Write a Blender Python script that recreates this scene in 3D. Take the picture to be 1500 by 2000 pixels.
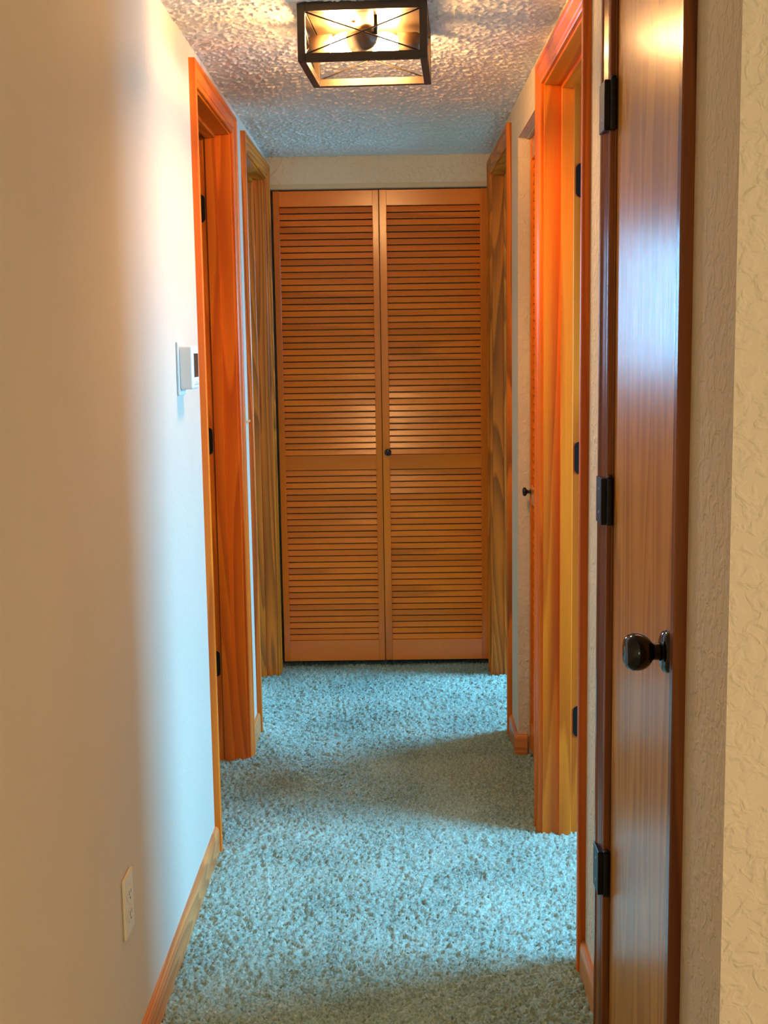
import bpy, bmesh, math, random
import numpy as np
from mathutils import Vector, Matrix

for o in list(bpy.data.objects):
    bpy.data.objects.remove(o, do_unlink=True)
S = bpy.context.scene
COL = S.collection
random.seed(7)
rng = np.random.default_rng(11)

# ------------------------------------------------------------------ camera
F_PX, PITCH, YAW, ROLL, CAM_H = 2403.97, 0.13354, -0.00948, 0.0150, 1.37719
fw = Vector((math.sin(YAW)*math.cos(PITCH), math.cos(YAW)*math.cos(PITCH), -math.sin(PITCH)))
r0 = Vector((math.cos(YAW), -math.sin(YAW), 0)); d0 = fw.cross(r0)
RT = r0*math.cos(ROLL) + d0*math.sin(ROLL); DN = -r0*math.sin(ROLL) + d0*math.cos(ROLL)
cd = bpy.data.cameras.new('camera'); cam = bpy.data.objects.new('camera', cd); COL.objects.link(cam)
cd.sensor_fit = 'VERTICAL'; cd.sensor_height = 36.0; cd.lens = F_PX*36.0/2000.0
cd.clip_start = 0.05
m = Matrix((RT, -DN, -fw)).transposed().to_4x4(); m.translation = Vector((0, 0, CAM_H)); cam.matrix_world = m
S.camera = cam

# ------------------------------------------------------------------ world, daylight, exposure
S.view_settings.view_transform = 'Standard'; S.view_settings.look = 'None'
S.view_settings.gamma = 1.0; S.view_settings.use_curve_mapping = False
S.view_settings.exposure = 0.25
W = bpy.data.worlds.new('sky'); S.world = W; W.use_nodes = True
W.node_tree.nodes['Background'].inputs[0].default_value = (0.55, 0.75, 1.0, 1)
W.node_tree.nodes['Background'].inputs[1].default_value = 1.0

DAY = (0.22, 0.61, 1.0)
def window_light(name, loc, direction, w, h, power, color=DAY, spread=180):
    L = bpy.data.lights.new(name, 'AREA'); L.shape = 'RECTANGLE'; L.size = w; L.size_y = h
    L.energy = power; L.color = color; L.spread = math.radians(spread)
    o = bpy.data.objects.new(name, L); COL.objects.link(o); o.location = loc
    o.rotation_euler = Vector(direction).to_track_quat('-Z', 'Z').to_euler()
    return o
WIN = {  # name: (axis, plane, a0, a1, z0, z1)  daylight windows of the rooms around the hall
    1: ('x', 2.40, 2.42, 3.08, 0.95, 2.00),
    2: ('x', 2.40, 4.72, 5.45, 0.95, 2.00),
    3: ('y', 7.20, -1.80, -1.10, 0.90, 2.00),
    4: ('y', -4.0, 0.6, 2.6, 0.80, 2.0),
}
# sky light slants down through the windows, so these three lean into the rooms
window_light('daylight_bath', (2.10, 2.80, 1.58), (-1, 0, -0.6), 0.64, 0.85, 61, spread=115)
window_light('daylight_bedroom', (2.10, 5.085, 1.58), (-1, 0, -0.6), 0.71, 0.85, 72, spread=115)
window_light('daylight_left_room', (-1.45, 6.90, 1.58), (0, -1, -0.5), 0.68, 0.85, 62, spread=115)
window_light('daylight_living_room', (1.6, -3.95, 1.40), (0, 1, 0), 1.95, 1.18, 32, (0.75, 1.0, 1.0))
# added warm fill light for the near left wall, out of view, no fixture
LL = bpy.data.lights.new('living_room_fill', 'POINT'); LL.energy = 150; LL.color = (1.0, 0.60, 0.29); LL.shadow_soft_size = 0.15
lo = bpy.data.objects.new('living_room_fill', LL); COL.objects.link(lo); lo.location = (3.4, -1.9, 0.95)

# ------------------------------------------------------------------ dimensions
XL, XR = -0.509, 0.404          # hall wall faces
YE = 5.16                       # end wall face
ZC = 2.15                       # ceiling
TH = 0.115                      # wall thickness
YC = 1.472                      # right outside corner
CW, CTOP = 0.057, 2.110         # casing width, casing outer top
REV, JT = 0.005, 0.018          # reveal, jamb thickness

# ------------------------------------------------------------------ helpers
def link(name, mesh, mat=None, parent=None, smooth=False):
    o = bpy.data.objects.new(name, mesh); COL.objects.link(o)
    if mat is not None and not mesh.materials: mesh.materials.append(mat)
    if parent is not None: o.parent = parent
    if smooth:
        for p in mesh.polygons: p.use_smooth = True
    return o
def tag(o, label=None, cat=None, group=None, kind=None):
    if label: o['label'] = label
    if cat: o['category'] = cat
    if group: o['group'] = group
    if kind: o['kind'] = kind
    return o
def empty(name, loc=(0, 0, 0)):
    o = bpy.data.objects.new(name, None); COL.objects.link(o); o.location = loc
    o.empty_display_size = 0.05
    return o
class MB:
    def __init__(s): s.bm = bmesh.new()
    def box(s, a, b, bevel=0.0, seg=1):
        x0, x1 = sorted((a[0], b[0])); y0, y1 = sorted((a[1], b[1])); z0, z1 = sorted((a[2], b[2]))
        v = [s.bm.verts.new(c) for c in ((x0,y0,z0),(x1,y0,z0),(x1,y1,z0),(x0,y1,z0),(x0,y0,z1),(x1,y0,z1),(x1,y1,z1),(x0,y1,z1))]
        fs = [s.bm.faces.new([v[i] for i in f]) for f in ((3,2,1,0),(4,5,6,7),(0,1,5,4),(1,2,6,5),(2,3,7,6),(3,0,4,7))]
        if bevel > 0:
            es = list({e for f in fs for e in f.edges})
            bmesh.ops.bevel(s.bm, geom=es, offset=bevel, segments=seg, affect='EDGES', profile=0.5)
        return s
    def sweep(s, r0, r1):
        """solid between two rings of equal length"""
        a = [s.bm.verts.new(c) for c in r0]; b = [s.bm.verts.new(c) for c in r1]; n = len(a)
        for i in range(n):
            j = (i+1) % n; s.bm.faces.new((a[i], a[j], b[j], b[i]))
        s.bm.faces.new(a[::-1]); s.bm.faces.new(b)
        return s
    def lathe(s, prof, seg=24, M=None):
        """profile [(r,z)] revolved about z"""
        M = M or Matrix.Identity(4); rings = []
        for r, z in prof:
            if r < 1e-6: rings.append([s.bm.verts.new(M @ Vector((0, 0, z)))])
            else: rings.append([s.bm.verts.new(M @ Vector((r*math.cos(2*math.pi*i/seg), r*math.sin(2*math.pi*i/seg), z))) for i in range(seg)])
        for A, B in zip(rings, rings[1:]):
            for i in range(seg):
                j = (i+1) % seg
                if len(A) == 1 and len(B) == 1: continue
                if len(A) == 1: s.bm.faces.new((A[0], B[j], B[i]))
                elif len(B) == 1: s.bm.faces.new((A[i], A[j], B[0]))
                else: s.bm.faces.new((A[i], A[j], B[j], B[i]))
        return s
    def rod(s, p, q, r, seg=8):
        p, q = Vector(p), Vector(q); d = q-p
        M = Matrix.Translation(p) @ d.to_track_quat('Z', 'Y').to_matrix().to_4x4()
        return s.lathe([(0, 0), (r, 0), (r, d.length), (0, d.length)], seg, M)
    def mesh(s, name):
        bmesh.ops.recalc_face_normals(s.bm, faces=s.bm.faces)
        me = bpy.data.meshes.new(name); s.bm.to_mesh(me); s.bm.free(); return me
    def build(s, name, mat, parent=None, smooth=False):
        return link(name, s.mesh(name), mat, parent, smooth)

# ------------------------------------------------------------------ materials
def new_mat(name):
    mt = bpy.data.materials.new(name); mt.use_nodes = True
    nt = mt.node_tree; return mt, nt, nt.nodes['Principled BSDF']
def N(nt, t, **kw):
    n = nt.nodes.new(t)
    for k, v in kw.items(): setattr(n, k, v)
    return n
def ramp(nt, stops):
    r = N(nt, 'ShaderNodeValToRGB'); e = r.color_ramp.elements
    while len(e) < len(stops): e.new(0.5)
    for el, (p, c) in zip(e, stops): el.position = p; el.color = (*c, 1)
    return r
def plain(name, col, rough=0.5, metal=0.0, spec=0.5):
    mt, nt, b = new_mat(name)
    b.inputs['Base Color'].default_value = (*col, 1); b.inputs['Roughness'].default_value = rough
    b.inputs['Metallic'].default_value = metal; b.inputs['Specular IOR Level'].default_value = spec
    return mt
def wood(name, axis, dark, mid, light, rough=0.38, rings=26.0, across=9.0, along=0.55, bump=0.10, coat=0.0, spec=0.32):
    """flat-sawn stained wood, grain along axis"""
    mt, nt, b = new_mat(name); L = nt.links
    tc = N(nt, 'ShaderNodeTexCoord'); oi = N(nt, 'ShaderNodeObjectInfo')
    off = N(nt, 'ShaderNodeVectorMath', operation='SCALE'); off.inputs[0].default_value = (7.3, 3.1, 5.7)
    L.new(oi.outputs['Random'], off.inputs['Scale'])
    add = N(nt, 'ShaderNodeVectorMath', operation='ADD'); L.new(tc.outputs['Object'], add.inputs[0]); L.new(off.outputs[0], add.inputs[1])
    def mp(a, c):
        q = N(nt, 'ShaderNodeMapping'); sc = [a, a, a]; sc['xyz'.index(axis)] = c
        q.inputs['Scale'].default_value = sc; L.new(add.outputs[0], q.inputs['Vector']); return q
    m1 = mp(across, along); n1 = N(nt, 'ShaderNodeTexNoise'); n1.inputs['Scale'].default_value = 1.0; n1.inputs['Detail'].default_value = 1.5; n1.inputs['Roughness'].default_value = 0.35
    L.new(m1.outputs[0], n1.inputs['Vector'])
    mu = N(nt, 'ShaderNodeMath', operation='MULTIPLY'); mu.inputs[1].default_value = rings; L.new(n1.outputs['Fac'], mu.inputs[0])
    fr = N(nt, 'ShaderNodeMath', operation='FRACT'); L.new(mu.outputs[0], fr.inputs[0])
    rr = ramp(nt, [(0.0, (0, 0, 0)), (0.62, (0.75, 0.75, 0.75)), (0.86, (1, 1, 1)), (1.0, (0, 0, 0))]); L.new(fr.outputs[0], rr.inputs[0])
    m2 = mp(260.0, 7.0); n2 = N(nt, 'ShaderNodeTexNoise'); n2.inputs['Scale'].default_value = 1.0; n2.inputs['Detail'].default_value = 3.0
    L.new(m2.outputs[0], n2.inputs['Vector'])
    m3 = mp(2.5, 0.9); n3 = N(nt, 'ShaderNodeTexNoise'); n3.inputs['Scale'].default_value = 1.0; n3.inputs['Detail'].default_value = 2.0
    L.new(m3.outputs[0], n3.inputs['Vector'])
    a = N(nt, 'ShaderNodeMath', operation='MULTIPLY_ADD'); a.inputs[1].default_value = 0.55; a.inputs[2].default_value = 0.02; L.new(rr.outputs[0], a.inputs[0])
    c = N(nt, 'ShaderNodeMath', operation='MULTIPLY_ADD'); c.inputs[1].default_value = 0.30; L.new(n2.outputs['Fac'], c.inputs[0]); L.new(a.outputs[0], c.inputs[2])
    e = N(nt, 'ShaderNodeMath', operation='MULTIPLY_ADD'); e.inputs[1].default_value = 0.35; L.new(n3.outputs['Fac'], e.inputs[0]); L.new(c.outputs[0], e.inputs[2])
    cr = ramp(nt, [(0.18, light), (0.50, mid), (0.98, dark)]); L.new(e.outputs[0], cr.inputs[0])
    L.new(cr.outputs[0], b.inputs['Base Color'])
    b.inputs['Roughness'].default_value = rough; b.inputs['Specular IOR Level'].default_value = spec
    if coat: b.inputs['Coat Weight'].default_value = coat; b.inputs['Coat Roughness'].default_value = 0.12
    bp = N(nt, 'ShaderNodeBump'); bp.inputs['Strength'].default_value = bump; bp.inputs['Distance'].default_value = 0.002
    L.new(n2.outputs['Fac'], bp.inputs['Height']); L.new(bp.outputs[0], b.inputs['Normal'])
    return mt
def wood_set(name, **kw): return {ax: wood(f'{name}_{ax}', ax, **kw) for ax in 'xyz'}
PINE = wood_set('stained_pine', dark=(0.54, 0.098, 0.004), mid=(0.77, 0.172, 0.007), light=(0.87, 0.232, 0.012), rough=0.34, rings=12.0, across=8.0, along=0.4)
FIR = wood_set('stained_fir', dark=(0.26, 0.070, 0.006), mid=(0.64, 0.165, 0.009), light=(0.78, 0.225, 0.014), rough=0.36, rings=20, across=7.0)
LOUV = wood_set('louver_pine', dark=(0.58, 0.135, 0.005), mid=(0.82, 0.195, 0.008), light=(0.88, 0.240, 0.012), spec=0.5, rough=0.22, rings=3.0, across=6.0)
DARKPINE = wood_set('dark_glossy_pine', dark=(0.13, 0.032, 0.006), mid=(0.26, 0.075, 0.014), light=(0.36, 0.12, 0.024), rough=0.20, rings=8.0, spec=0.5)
BASE = wood_set('baseboard_oak', dark=(0.42, 0.140, 0.040), mid=(0.62, 0.235, 0.065), light=(0.72, 0.31, 0.10), rough=0.40)

def door_veneer():
    mt = wood('door_veneer', 'z', (0.42, 0.160, 0.022), (0.62, 0.275, 0.045), (0.70, 0.34, 0.065), rough=0.24, rings=8.0, across=9.0, along=0.7, bump=0.22, spec=0.5)
    return mt
VENEER = door_veneer()

def paint(name, col, scale, strength, dist, lo=0.45, hi=0.62, rough=0.85):
    mt, nt, b = new_mat(name); L = nt.links
    tc = N(nt, 'ShaderNodeTexCoord')
    n1 = N(nt, 'ShaderNodeTexNoise'); n1.inputs['Scale'].default_value = scale; n1.inputs['Detail'].default_value = 2.0; n1.inputs['Distortion'].default_value = 0.6
    L.new(tc.outputs['Object'], n1.inputs['Vector'])
    r = ramp(nt, [(lo, (0, 0, 0)), (hi, (1, 1, 1))]); L.new(n1.outputs['Fac'], r.inputs[0])
    n2 = N(nt, 'ShaderNodeTexNoise'); n2.inputs['Scale'].default_value = scale*6; n2.inputs['Detail'].default_value = 3.0
    L.new(tc.outputs['Object'], n2.inputs['Vector'])
    ad = N(nt, 'ShaderNodeMath', operation='MULTIPLY_ADD'); ad.inputs[1].default_value = 0.25; L.new(n2.outputs['Fac'], ad.inputs[0]); L.new(r.outputs[0], ad.inputs[2])
    bp = N(nt, 'ShaderNodeBump'); bp.inputs['Strength'].default_value = strength; bp.inputs['Distance'].default_value = dist
    L.new(ad.outputs[0], bp.inputs['Height']); L.new(bp.outputs[0], b.inputs['Normal'])
    n3 = N(nt, 'ShaderNodeTexNoise'); n3.inputs['Scale'].default_value = 3.0; n3.inputs['Detail'].default_value = 3.0
    L.new(tc.outputs['Object'], n3.inputs['Vector'])
    cr = ramp(nt, [(0.3, tuple(c*0.95 for c in col)), (0.7, col)]); L.new(n3.outputs['Fac'], cr.inputs[0])
    L.new(cr.outputs[0], b.inputs['Base Color']); b.inputs['Roughness'].default_value = rough
    b.inputs['Specular IOR Level'].default_value = 0.25
    return mt
WALL_L = paint('cream_wall_paint', (0.58, 0.525, 0.435), 55, 0.25, 0.0012)
WALL_R = paint('cream_knockdown_paint', (0.70, 0.60, 0.43), 48, 0.55, 0.003)
CEIL = paint('popcorn_ceiling_white', (0.82, 0.77, 0.70), 160, 0.15, 0.002, rough=1.0)

def carpet_mat():
    mt, nt, b = new_mat('teal_carpet'); L = nt.links
    tc = N(nt, 'ShaderNodeTexCoord')
    n1 = N(nt, 'ShaderNodeTexNoise'); n1.inputs['Scale'].default_value = 170; n1.inputs['Detail'].default_value = 2.0
    L.new(tc.outputs['Object'], n1.inputs['Vector'])
    n2 = N(nt, 'ShaderNodeTexNoise'); n2.inputs['Scale'].default_value = 4; n2.inputs['Detail'].default_value = 3.0
    L.new(tc.outputs['Object'], n2.inputs['Vector'])
    a = N(nt, 'ShaderNodeMath', operation='MULTIPLY_ADD'); a.inputs[1].default_value = 0.35; L.new(n2.outputs['Fac'], a.inputs[0])
    h = N(nt, 'ShaderNodeMath', operation='MULTIPLY'); h.inputs[1].default_value = 0.75; L.new(n1.outputs['Fac'], h.inputs[0]); L.new(h.outputs[0], a.inputs[2])
    cr = ramp(nt, [(0.35, (0.095, 0.160, 0.135)), (0.55, (0.255, 0.365, 0.305)), (0.75, (0.410, 0.530, 0.450))]); L.new(a.outputs[0], cr.inputs[0])
    L.new(cr.outputs[0], b.inputs['Base Color']); b.inputs['Roughness'].default_value = 1.0
    b.inputs['Specular IOR Level'].default_value = 0.05
    b.inputs['Sheen Weight'].default_value = 0.25; b.inputs['Sheen Roughness'].default_value = 0.5
    return mt
CARPET = carpet_mat()
BLACK = plain('black_bronze', (0.004, 0.0035, 0.0035), 0.42, 0.0, 0.3)
GLOSSBLACK = plain('polished_black_bronze', (0.005, 0.0045, 0.004), 0.12, 0.0, 0.5)
FRAMEMETAL = plain('dark_bronze_lamp_metal', (0.045, 0.032, 0.020), 0.42, 0.6)
PANMETAL = plain('bronze_lamp_pan', (0.16, 0.11, 0.06), 0.38, 0.7)
SOCKET = plain('brown_lamp_socket', (0.10, 0.06, 0.03), 0.5, 0.2)
WHITEPL = plain('white_plastic', (0.78, 0.78, 0.76), 0.35)
GREYPL = plain('grey_plastic', (0.55, 0.55, 0.55), 0.4)
SCREEN = plain('thermostat_screen', (0.05, 0.04, 0.03), 0.2)
IVORY = plain('ivory_plastic', (0.66, 0.58, 0.40), 0.4)
SLOT = plain('outlet_slot', (0.03, 0.025, 0.02), 0.6)
TRACK = plain('cream_track_paint', (0.55, 0.45, 0.28), 0.5)
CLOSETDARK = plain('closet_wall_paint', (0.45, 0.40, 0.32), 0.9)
VINYL = plain('white_window_vinyl', (0.8, 0.8, 0.8), 0.4)
def glass_mat():
    mt, nt, b = new_mat('window_glass')
    b.inputs['Base Color'].default_value = (0.9, 0.97, 1, 1); b.inputs['Roughness'].default_value = 0.02
    b.inputs['Transmission Weight'].default_value = 1.0; b.inputs['IOR'].default_value = 1.1
    return mt
GLASS = glass_mat()
def bulb_mat():
    mt, nt, b = new_mat('lit_bulb_glass')
    b.inputs['Base Color'].default_value = (1, 0.9, 0.7, 1)
    b.inputs['Emission Color'].default_value = (1.0, 0.52, 0.19, 1); b.inputs['Emission Strength'].default_value = 360
    return mt
BULB = bulb_mat()

# ------------------------------------------------------------------ room shell
def smooth_noise(ny, nx, passes):
    a = rng.random((ny, nx))
    for _ in range(passes):
        a = (a + np.roll(a, 1, 0) + np.roll(a, -1, 0) + np.roll(a, 1, 1) + np.roll(a, -1, 1))/5
    a -= a.mean(); a /= a.std()
    return a
def grid_mesh(name, x0, x1, y0, y1, step, zfun, jit, extra=(), flip=False):
    nx = int(round((x1-x0)/step))+1; ny = int(round((y1-y0)/step))+1
    gx, gy = np.meshgrid(np.linspace(x0, x1, nx), np.linspace(y0, y1, ny))
    z = zfun(ny, nx)
    jx = (rng.random((ny, nx))-.5)*2*jit; jy = (rng.random((ny, nx))-.5)*2*jit
    jx[:, 0] = jx[:, -1] = 0; jy[0] = jy[-1] = 0
    co = np.stack([gx+jx, gy+jy, z], -1).reshape(-1, 3)
    i = np.arange(ny*nx).reshape(ny, nx)
    q = np.stack([i[:-1, :-1], i[:-1, 1:], i[1:, 1:], i[1:, :-1]], -1).reshape(-1, 4)
    if extra:
        ev = np.array([v for e in extra for v in e], float); eq = np.arange(len(ev)).reshape(-1, 4) + len(co)
        co = np.concatenate([co, ev]); q = np.concatenate([q, eq])
    if flip: q = q[:, ::-1]
    me = bpy.data.meshes.new(name)
    me.vertices.add(len(co)); me.vertices.foreach_set('co', co.ravel())
    me.loops.add(q.size); me.loops.foreach_set('vertex_index', q.ravel().astype(np.int32))
    me.polygons.add(len(q)); me.polygons.foreach_set('loop_start', np.arange(0, q.size, 4, dtype=np.int32))
    me.update(calc_edges=True); me.validate()
    return me
def rects_around(X0, X1, Y0, Y1, x0, x1, y0, y1, z):
    R = [(X0, x0, Y0, Y1), (x1, X1, Y0, Y1), (x0, x1, Y0, y0), (x0, x1, y1, Y1)]
    return [((a, c, z), (b, c, z), (b, d, z), (a, d, z)) for a, b, c, d in R]

fl = MB().box((-3.8, -4.2, -0.10), (4.2, 7.6, -0.008)).build('floor', CARPET)
tag(fl, 'floor under the teal carpet', 'floor', kind='structure')
def pile(ny, nx):
    a = smooth_noise(ny, nx, 0); b = smooth_noise(ny, nx, 2); c = smooth_noise(ny, nx, 60)
    return np.clip(0.0026 + 0.0034*a + 0.0024*b + 0.0006*c, -0.0074, 0.015)
cp = link('carpet', grid_mesh('carpet', -0.655, 0.512, 1.9, 5.32, 0.0044, pile, 0.0017), CARPET)
tag(cp, 'teal green cut pile carpet covering the hallway floor', 'carpet', kind='stuff')

def popcorn(ny, nx):
    a = smooth_noise(ny, nx, 1); b = smooth_noise(ny, nx, 8)
    h = np.clip(a+0.30*b-0.2, -0.4, 2.4)
    return ZC - 0.0021*h
ce = link('ceiling', grid_mesh('ceiling', -0.53, 0.43, 2.2, 5.20, 0.0037, popcorn, 0.0010,
          rects_around(-3.8, 4.2, -4.2, 7.6, -0.53, 0.43, 2.2, 5.20, ZC), flip=True), CEIL, smooth=False)
tag(ce, 'white popcorn textured ceiling over the hallway', 'ceiling', kind='structure')
roof = MB().box((-3.8, -4.2, ZC+0.02), (4.2, 7.6, ZC+0.12)).build('ceiling_slab', CEIL)
tag(roof, 'slab above the popcorn ceiling', 'ceiling', kind='structure')

# door units: (near casing outer y, far casing outer y)
D_L1, D_L2 = (3.235, 4.070), (4.300, 5.125)
D_R0, D_R2, D_RF = (1.685, 2.342), (2.560, 3.400), (4.235, 5.105)
CL0, CL1, CLZ = 3.455, 4.022, 2.026       # right drywall closet opening
def rough(u): return (u[0]+CW+REV-JT, u[1]-CW-REV+JT)
ZR = CTOP - CW - REV + JT
def wall_with_openings(name, xa, xb, y0, y1, ops, mat, label):
    mb = MB(); y = y0
    for a, b, zt in ops:
        mb.box((xa, y, -0.02), (xb, a, ZC+0.015)); mb.box((xa, a, zt), (xb, b, ZC+0.015)); y = b
    mb.box((xa, y, -0.02), (xb, y1, ZC+0.015))
    o = mb.build(name, mat); tag(o, label, 'wall', kind='structure'); return o
wall_with_openings('wall_left', XL-TH, XL, -4.0, 5.75, [(*rough(D_L1), ZR), (*rough(D_L2), ZR)], WALL_L,
                   'long cream painted wall along the left of the hallway')
wall_with_openings('wall_right', XR, XR+TH, YC, 5.75,
                   [(*rough(D_R0), ZR), (*rough(D_R2), ZR), (CL0, CL1, CLZ), (*rough(D_RF), ZR)], WALL_R,
                   'cream textured wall along the right of the hallway')
o = MB().box((XR+TH, YC, -0.02), (4.0, YC+TH, ZC+0.015)).build('wall_front', WALL_R)
tag(o, 'cream textured wall facing the camera beside the hallway mouth', 'wall', kind='structure')
o = MB().box((XL, YE, 2.040), (XR, YE+TH, ZC+0.015)).build('wall_end', WALL_R)
tag(o, 'cream header wall above the end closet doors', 'wall', kind='structure')
# closets and rooms around the hall
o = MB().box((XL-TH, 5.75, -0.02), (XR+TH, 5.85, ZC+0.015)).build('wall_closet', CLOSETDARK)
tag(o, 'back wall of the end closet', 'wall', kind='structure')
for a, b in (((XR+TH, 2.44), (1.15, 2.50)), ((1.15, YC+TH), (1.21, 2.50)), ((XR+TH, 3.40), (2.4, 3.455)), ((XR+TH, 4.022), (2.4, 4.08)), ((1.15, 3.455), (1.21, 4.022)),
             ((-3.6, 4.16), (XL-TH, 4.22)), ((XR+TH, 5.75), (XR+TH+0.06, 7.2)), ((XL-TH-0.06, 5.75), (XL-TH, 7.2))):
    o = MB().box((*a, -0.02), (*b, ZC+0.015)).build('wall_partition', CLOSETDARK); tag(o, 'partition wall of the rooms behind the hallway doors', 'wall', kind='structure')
def wall_with_windows(name, axis, plane, out, a0, a1, wins):
    mb = MB(); z0, z1 = -0.02, ZC+0.015; a = a0
    P = (lambda s, t, z: (s, t, z)) if axis == 'x' else (lambda s, t, z: (t, s, z))
    for (w0, w1, h0, h1) in wins:
        mb.box(P(plane, a, z0), P(plane+out, w0, z1)); mb.box(P(plane, w0, z0), P(plane+out, w1, h0)); mb.box(P(plane, w0, h1), P(plane+out, w1, z1)); a = w1
    mb.box(P(plane, a, z0), P(plane+out, a1, z1))
    o = mb.build(name, WALL_L); tag(o, 'outer wall of the rooms around the hallway', 'wall', kind='structure')
wall_with_windows('wall_outer_right', 'x', 2.40, 0.12, YC+TH, 7.2, [WIN[1][2:], WIN[2][2:]])
wall_with_windows('wall_outer_far', 'y', 7.20, 0.12, -3.72, 3.52, [WIN[3][2:]])
wall_with_windows('wall_outer_left', 'x', -3.60, -0.12, 0.9, 7.2, [])
o = MB().box((XL-TH, 0.9, -0.02), (-3.72, 0.8, ZC+0.015)).build('wall_outer_near', WALL_L); tag(o, 'near wall of the left room', 'wall', kind='structure')
wall_with_windows('wall_back', 'y', -4.0, -0.12, XL-TH, 4.12, [WIN[4][2:]])
o = MB().box((4.0, -4.0, -0.02), (4.12, YC+TH, ZC+0.015)).build('wall_living_right', WALL_R); tag(o, 'right wall of the living room', 'wall', kind='structure')
for k, (ax, pl, a0, a1, z0, z1) in WIN.items():
    P = (lambda s, t, z: (s, t, z)) if ax == 'x' else (lambda s, t, z: (t, s, z))
    out = -0.12 if pl < 0 else 0.12
    w = empty(f'window_{k}', P(pl, (a0+a1)/2, z0)); tag(w, 'white framed window of a room around the hallway', 'window', kind='structure')
    mb = MB(); f = 0.045; p0, p1 = pl+out*0.45, pl+out*0.85
    mb.box(P(p0, a0, z0), P(p1, a0+f, z1)); mb.box(P(p0, a1-f, z0), P(p1, a1, z1))
    mb.box(P(p0, a0, z0), P(p1, a1, z0+f)); mb.box(P(p0, a0, z1-f), P(p1, a1, z1)); mb.box(P(p0, a0, (z0+z1)/2-.02), P(p1, a1, (z0+z1)/2+.02))
    fr = mb.build('window_frame', VINYL); fr.parent = w; fr.matrix_parent_inverse = Matrix.Translation(-Vector(w.location))
    gl = MB().box(P(pl+out*0.63, a0+f, z0+f), P(pl+out*0.67, a1-f, z1-f)).build('window_pane', GLASS); gl.parent = w; gl.matrix_parent_inverse = Matrix.Translation(-Vector(w.location))

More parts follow.
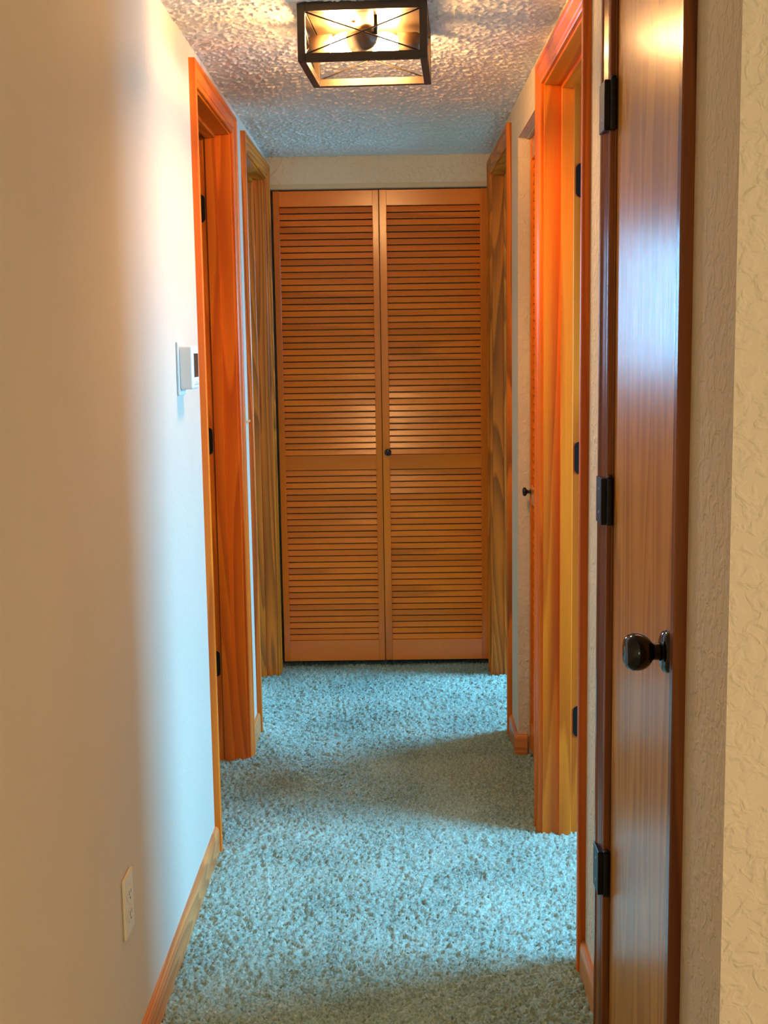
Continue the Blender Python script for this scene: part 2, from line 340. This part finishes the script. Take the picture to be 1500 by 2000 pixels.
# ------------------------------------------------------------------ door frames
PROF = [(0, 0), (0, .0085), (.003, .0105), (.011, .0105), (.0135, .0080), (.0170, .0105), (.039, .0150), (.043, .0180), (.054, .0180), (.057, .0160), (.057, 0)]
def hinge_leaf_mesh(name, h, w, t, r, flip):
    """plate in the x-z plane (y = thickness), rounded on one long side"""
    pts = []
    for cx, cz, a0 in ((w-r, h/2-r, 0), (r*0.05, h/2-r*0.05, 90), (r*0.05, -h/2+r*0.05, 180), (w-r, -h/2+r, 270)):
        rr = r if cx > r else r*0.05
        for k in range(6):
            a = math.radians(a0 + 18*k); pts.append((cx+rr*math.cos(a), cz+rr*math.sin(a)))
    mb = MB(); s = -1 if flip else 1
    mb.sweep([(s*x, 0, z) for x, z in pts], [(s*x, -t, z) for x, z in pts]); return mb.mesh(name)
def door_frame(name, side, unit, W, label, hinge=None, strike=None, rebate_hall=False):
    """cased opening in the left (side=+1) or right (side=-1) wall; side is the wall normal's x sign"""
    X0 = XL if side > 0 else XR
    ya, yb = unit; ia, ib = ya+CW, yb-CW; zi = CTOP-CW
    root = empty(name, (X0, (ya+yb)/2, 0)); tag(root, label, 'door frame', kind='structure')
    inv = Matrix.Translation(-Vector(root.location))
    def put(o): o.parent = root; o.matrix_parent_inverse = inv; return o
    z00 = -0.004
    # casing legs with mitred tops, and the head
    for yi, sg in ((ia, -1), (ib, 1)):
        put(MB().sweep([(X0+side*t, yi+sg*s, z00) for s, t in PROF], [(X0+side*t, yi+sg*s, zi+s) for s, t in PROF]).build('casing_leg', W['z']))
    put(MB().sweep([(X0+side*t, ia-s, zi+s) for s, t in PROF], [(X0+side*t, ib+s, zi+s) for s, t in PROF]).build('casing_head', W['y']))
    ja, jb, jz = ia+REV, ib-REV, zi-REV           # jamb faces of the clear opening
    xo = X0 - side*TH
    e = 0.0008
    put(MB().box((X0+side*e, ja-JT, z00), (xo-side*e, ja, jz+JT), 0.0012).build('jamb', W['z']))
    put(MB().box((X0+side*e, jb, z00), (xo-side*e, jb+JT, jz+JT), 0.0012).build('jamb', W['z']))
    put(MB().box((X0+side*e, ja, jz), (xo-side*e, jb, jz+JT), 0.0012).build('jamb_head', W['y']))
    if rebate_hall: s0, s1 = 0.042, 0.078
    else: s0, s1 = TH-0.037-0.034, TH-0.037
    xs0, xs1 = X0-side*s0, X0-side*s1; st = 0.011
    put(MB().box((xs0, ja-.001, z00), (xs1, ja+st, jz+.001), 0.0015).build('door_stop', W['z']))
    put(MB().box((xs0, jb+.001, z00), (xs1, jb-st, jz+.001), 0.0015).build('door_stop', W['z']))
    put(MB().box((xs0, ja+st, jz+.001), (xs1, jb-st, jz-st), 0.0015).build('door_stop_head', W['y']))
    # casing on the room side of the same opening
    for yi, sg in ((ia, -1), (ib, 1)):
        put(MB().sweep([(xo-side*t, yi+sg*s, z00) for s, t in PROF], [(xo-side*t, yi+sg*s, zi+s) for s, t in PROF]).build('room_casing_leg', W['z']))
    put(MB().sweep([(xo-side*t, ia-s, zi+s) for s, t in PROF], [(xo-side*t, ib+s, zi+s) for s, t in PROF]).build('room_casing_head', W['y']))
    if hinge:
        me = hinge_leaf_mesh('hinge_leaf', 0.088, 0.030, 0.0022, 0.014, side < 0)
        me.materials.append(BLACK)
        for z in hinge:
            h = bpy.data.objects.new('hinge_leaf', me); COL.objects.link(h); h.parent = root
            h.location = Vector((xo + side*0.001, jb+0.0003, z)) - Vector(root.location)
            h['label'] = 'black rounded hinge leaf'
    if strike:
        mb = MB(); x0 = xo+side*0.012; y = jb-0.0015
        mb.box((x0, jb+.0005, strike-.029), (x0+side*.026, y, strike-.014), .0004); mb.box((x0, jb+.0005, strike+.014), (x0+side*.026, y, strike+.029), .0004)
        mb.box((x0, jb+.0005, strike-.014), (x0+side*.008, y, strike+.014), .0004); mb.box((x0+side*.020, jb+.0005, strike-.014), (x0+side*.026, y, strike+.014), .0004)
        q = put(mb.build('strike_plate', BLACK)); q['label'] = 'black latch strike plate'
    return root
door_frame('trim_1', 1, D_L1, PINE, 'orange pine door frame with three black hinge leaves in the left wall', hinge=(1.821, 1.080, 0.335))
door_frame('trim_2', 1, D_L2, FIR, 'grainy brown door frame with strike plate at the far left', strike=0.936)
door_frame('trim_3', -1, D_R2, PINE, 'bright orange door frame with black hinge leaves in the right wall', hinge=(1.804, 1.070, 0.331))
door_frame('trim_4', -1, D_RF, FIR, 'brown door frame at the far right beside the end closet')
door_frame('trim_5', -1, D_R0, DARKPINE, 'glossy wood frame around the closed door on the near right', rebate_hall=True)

# baseboards ------------------------------------------------------
BPROF = [(0, 0), (.0125, 0), (.0125, .066), (.0105, .074), (.006, .080), (0, .080)]
def baseboard(name, X0, side, y0, y1, label):
    o = MB().sweep([(X0+side*t, y0, z-0.004) for t, z in BPROF], [(X0+side*t, y1, z-0.004) for t, z in BPROF]).build(name, BASE['y'])
    tag(o, label, 'baseboard', kind='structure'); return o
baseboard('baseboard_left', XL, 1, -3.9, D_L1[0], 'wood baseboard along the near left wall below the outlet')
baseboard('baseboard_left.001', XL, 1, D_L1[1], D_L2[0], 'short wood baseboard between the two left door frames')
baseboard('baseboard_right', XR, -1, D_R0[1], D_R2[0], 'short wood baseboard between the two near right door frames')
baseboard('baseboard_right.001', XR, -1, CL1+0.0002, D_RF[0], 'short wood baseboard between the right closet and the far right frame')
baseboard('baseboard_right.002', XR, -1, YC, D_R0[0], 'short wood baseboard at the right corner of the hallway mouth')
o = MB().sweep([(XR-0.0125, CL1-t, z-0.004) for t, z in BPROF], [(XR+0.030, CL1-t, z-0.004) for t, z in BPROF]).build('baseboard_right.003', BASE['x'])
tag(o, 'stub of wood baseboard turned into the right closet opening', 'baseboard', kind='structure')

# ------------------------------------------------------------------ louvered closet doors
def knob_mesh(name, sc=1.0, seg=24):
    """small round cabinet knob, axis -y, base at y=0"""
    pr = [(0, 0), (.0085, 0), (.0085, .002), (.0055, .004), (.0052, .010), (.0085, .013), (.0135, .016), (.0150, .0195), (.0140, .0235), (.0100, .0262), (.0, .0275)]
    return MB().lathe([(r*sc, z*sc) for r, z in pr], seg, Matrix.Rotation(math.radians(90), 4, 'X')).mesh(name)
KNOB = knob_mesh('knob')
def louver_door(name, width, stl, str_, label, knob=None, z0=0.032, z1=2.018):
    """leaf in local x-z, front face at y=0 looking along -y"""
    root = empty(name); tag(root, label, 'louvered door', kind='structure')
    T = 0.028; h = z1
    tr, mb0, mb1, br = 1.954, 0.862, 0.923, 0.122
    MB().box((0, 0, z0), (stl, T, h), .0015).build('stile', LOUV['z'], root)
    MB().box((width-str_, 0, z0), (width, T, h), .0015).build('stile', LOUV['z'], root)
    a, b = stl-.001, width-str_+.001; rc = 0.0025
    for n, q0, q1 in (('rail', tr, h-.001), ('rail', mb0, mb1), ('rail', z0, br)):
        MB().box((a, rc, q0), (b, T-rc, q1), .001).build(n, LOUV['x'], root)
    wsl, tsl, tilt = 0.0230, 0.0055, math.radians(15.3)
    sm = MB().box((a, -tsl/2, -wsl/2), (b, tsl/2, wsl/2), .0016, 2).mesh('slat'); sm.materials.append(LOUV['x'])
    first = True
    for q0, q1, n in ((mb1, tr, 39), (br, mb0, 28)):
        pitch = (q1-q0)/n
        for k in range(n):
            o = bpy.data.objects.new('slat', sm); COL.objects.link(o); o.parent = root
            o.location = (0, 0.0125, q0+pitch*(k+0.46))
            # lower edge forward: rotate so that the face looks slightly up
            o.rotation_euler = (-(tilt + math.radians(random.uniform(-1.6, 1.6))), random.uniform(-.0012, .0012), 0)
    if knob:
        k = link('knob', KNOB, GLOSSBLACK, root, True); k.location = (knob[0], 0.0, knob[1]); k['label'] = 'small round black knob'
    return root
YD = 5.195
d1 = louver_door('door_1', 0.436, 0.026, 0.026, 'left louvered leaf of the closet at the end of the hall')
d1.location = (-0.489, YD, 0)
d2 = louver_door('door_2', 0.446, 0.030, 0.030, 'right louvered leaf with round knob of the closet at the hall end', knob=(0.022, 0.935))
d2.location = (-0.0505, YD, 0)
d3 = louver_door('door_3', 0.555, 0.030, 0.030, 'louvered closet door recessed in the right wall', knob=(0.040, 0.903))
d3.children[-1].scale = (0.78, 0.78, 0.78)
d3.location = (XR+0.036, CL1-0.006, 0); d3.rotation_euler = (0, 0, math.radians(-90))
# top tracks
o = MB().box((XL+.002, YE+.004, 2.0215), (XR-.002, YE+.05, 2.041), .001).build('trim_6', TRACK); tag(o, 'pale metal track above the end closet doors', 'track', kind='structure')
o = MB().box((XR+.026, CL0+.002, 2.0205), (XR+.070, CL1-.002, 2.0265), .001).build('trim_7', TRACK); tag(o, 'thin track above the right closet door', 'track', kind='structure')

# ------------------------------------------------------------------ closed door on the near right
ja, jb = D_R0[0]+CW+REV, D_R0[1]-CW-REV
XF = XR+0.003                                     # face of the slab
dr = empty('door_4', (XF, (ja+jb)/2, 0)); tag(dr, 'glossy flush wood door with black knob closed on the near right', 'door', kind='structure')
inv4 = Matrix.Translation(-Vector(dr.location))
def put4(o): o.parent = dr; o.matrix_parent_inverse = inv4; return o
put4(MB().box((XF, ja+.003, 0.012), (XF+.035, jb-.003, CTOP-CW-REV-.003), .001).build('door_slab', VENEER))
for z in (1.800, 1.084, 0.355):
    # barrel and two leaves lapping the casing edge
    y0 = jb-0.002
    hb = MB()
    for q in range(5):
        hb.lathe([(0, 0), (.0065, 0), (.0065, .0174), (0, .0174)], 14, Matrix.Translation((XF-.0075, y0, z-.0435+q*.0175)))
    hb.lathe([(0, 0), (.004, 0.001), (.0055, .003), (.004, .006), (0, .0065)], 12, Matrix.Translation((XF-.0075, y0, z+.0435)))
    hg = put4(hb.build('hinge', BLACK)); hg['label'] = 'black door hinge'
    hl = MB().box((XF-.0135, y0+.003, z-.044), (XF-.0005, y0+.0075, z+.044), .0008).build('hinge_leaf', BLACK, hg)
    hl2 = MB().box((XR-.0205, y0+.0035, z-.044), (XR-.0095, y0+.060, z+.044), .0015).build('hinge_plate', BLACK, hg)
    sc = MB()
    for dz in (-.022, .022): sc.lathe([(0, 0), (.003, 0), (.002, .001), (0, .0012)], 10, Matrix.Translation((XR-.0200, y0+.030, z+dz)) @ Matrix.Rotation(math.radians(-90), 4, 'Y'))
    sc.build('screw', GREYPL, hg)
# knob: rosette, neck, ball
KY, KZ = 1.812, 0.916
Mk = Matrix.Translation((XF, KY, KZ)) @ Matrix.Rotation(math.radians(-90), 4, 'Y')
ks = put4(MB().lathe([(0, 0), (.0325, 0), (.0325, .003), (.0300, .0075), (.0240, .0100), (.0160, .0115), (0, .0115)], 36, Mk).build('rosette', GLOSSBLACK, None, True))
kb = put4(MB().lathe([(0, .010), (.0140, .011), (.0130, .016), (.0128, .021), (.0145, .0245), (.0200, .0275), (.0245, .0325), (.0275, .0390), (.0287, .0460), (.0282, .0530), (.0260, .0590), (.0222, .0632), (.0185, .0650), (.0172, .0648), (.0090, .0662), (0, .0665)], 36, Mk).build('door_knob', GLOSSBLACK, None, True))
kb['label'] = 'glossy black round door knob'; ks['label'] = 'black round knob rosette'

# ------------------------------------------------------------------ ceiling light
LB, LS = 2.021, 0.294
lamp = empty('ceiling_light', (-0.052, 3.038, ZC)); lamp.rotation_euler = (0, 0, math.radians(-3.4))
tag(lamp, 'black open box ceiling light with three glowing bulbs', 'ceiling light')
hh = LS/2; bt = 0.0175; zb, zt = LB-ZC, -0.003
for sx in (-1, 1):
    for sy in (-1, 1):
        MB().box((sx*hh, sy*hh, zb), (sx*(hh-bt), sy*(hh-bt), zt), .0006).build('corner_post', FRAMEMETAL, lamp)
for z in (zb, zt-bt):
    for s in (-1, 1):
        MB().box((-hh+bt, s*hh, z), (hh-bt, s*(hh-bt), z+bt), .0006).build('frame_bar', FRAMEMETAL, lamp)
        MB().box((s*hh, -hh+bt, z), (s*(hh-bt), hh-bt, z+bt), .0006).build('frame_bar', FRAMEMETAL, lamp)
za, zz = zb+bt, zt-bt; q = hh-bt/2; p = hh-bt
for s in (-1, 1):
    for d in (-1, 1):
        MB().rod((-d*p, s*q, za), (d*p, s*q, zz), .0017).build('cross_rod', FRAMEMETAL, lamp, True)
        MB().rod((s*q, -d*p, za), (s*q, d*p, zz), .0017).build('cross_rod', FRAMEMETAL, lamp, True)
MB().box((-.128, -.128, -.020), (.128, .128, -.002), .002).build('ceiling_pan', PANMETAL, lamp)
MB().lathe([(0, -.026), (.005, -.024), (.006, -.020), (0, -.019)], 12, Matrix.Translation((-.028, -.045, 0))).build('pan_screw', PANMETAL, lamp, True)
BULB_ME = MB().lathe([(0, -.004), (.012, -.004), (.013, .004), (.018, .013), (.0245, .024), (.0275, .036), (.0265, .048), (.0205, .058), (.011, .0635), (0, .065)], 24).mesh('bulb')
SOCK_ME = MB().lathe([(0, -.048), (.014, -.048), (.022, -.044), (.0275, -.034), (.0290, .012), (.0270, .012), (.0255, -.006), (0, -.008)], 20).mesh('socket')
for (bx, by, bz), dv in (((-.098, .008, -.064), (1, -.10, -.03)), ((.084, .018, -.062), (-1, -.05, -.03)), ((-.016, -.055, -.066), (-.76, .62, -.14))):
    dvv = Vector(dv).normalized(); M = Matrix.Translation((bx, by, bz)) @ dvv.to_track_quat('Z', 'Y').to_matrix().to_4x4()
    sk = link('socket', SOCK_ME.copy(), SOCKET, lamp, True); sk.matrix_local = M
    bl = link('bulb', BULB_ME, BULB, lamp, True); bl.matrix_local = M @ Matrix.Scale(1.14, 4); bl['label'] = 'glowing warm round bulb'
    e = Vector((bx, by, bz)) - dvv*0.046
    am = MB().rod((e.x, e.y, e.z), tuple(e-dvv*.012), .0045, 10); f = e-dvv*.010
    am.rod((f.x, f.y, f.z-.004), (f.x, f.y, -.018), .0045, 10); am.build('arm', FRAMEMETAL, lamp, True)

# ------------------------------------------------------------------ thermostat, outlet, switch
def root_at(name, loc, label, cat):
    r = empty(name, loc); tag(r, label, cat); return r
t = root_at('thermostat', (XL, 2.945, 1.334), 'white wall thermostat with dark screen beside the left door frame', 'thermostat')
MB().box((0, -.046, -.064), (.007, .046, .062), .003, 2).build('back_plate', WHITEPL, t)
MB().box((.006, -.042, -.050), (.038, .042, .052), .005, 3).build('housing', WHITEPL, t, False)
MB().box((.036, -.026, -.022), (.0388, .038, .034), .0006).build('screen', SCREEN, t)
for k in range(3): MB().box((.037, -.020+.02*k, -.040), (.0394, -.006+.02*k, -.031), .0008).build('button', GREYPL, t)

t = root_at('wall_outlet', (XL, 2.160, 0.362), 'ivory duplex wall outlet low on the left wall', 'outlet')
MB().box((0, -.035, -.0575), (.0065, .035, .0575), .0028, 2).build('cover_plate', IVORY, t)
for s in (-1, 1):
    pts = [(.0172*math.cos(a), max(-.0140, min(.0140, .0172*math.sin(a)))) for a in [2*math.pi*k/28 for k in range(28)]]
    r = MB().sweep([(.006, y, s*.0195+z) for y, z in pts], [(.0080, y, s*.0195+z) for y, z in pts]).build('receptacle', IVORY, t)
    for yy, hh2 in ((-.0064, .0042), (.0064, .0034)):
        MB().box((.0078, yy-.0011, s*.0195+.003-hh2), (.0083, yy+.0011, s*.0195+.003+hh2)).build('slot', SLOT, r)
    MB().rod((.0078, 0, s*.0195-.008), (.0083, 0, s*.0195-.008), .0024, 12).build('slot', SLOT, r)
MB().lathe([(0, .0), (.003, 0), (.002, .0012), (0, .0014)], 12, Matrix.Translation((.0064, 0, 0)) @ Matrix.Rotation(math.radians(90), 4, 'Y')).build('screw', GREYPL, t)

t = root_at('light_switch', (XL, 4.185, 1.128), 'ivory toggle light switch between the two left door frames', 'switch')
MB().box((0, -.035, -.0575), (.006, .035, .0575), .0026, 2).build('cover_plate', IVORY, t)
MB().box((.004, -.0055, -.012), (.0068, .0055, .012), .0006).build('toggle_collar', IVORY, t)
MB().sweep([(.005, -.004, -.006), (.005, .004, -.006), (.005, .004, .006), (.005, -.004, .006)], [(.020, -.003, .004), (.020, .003, .004), (.019, .003, .010), (.019, -.003, .010)]).build('toggle', IVORY, t)
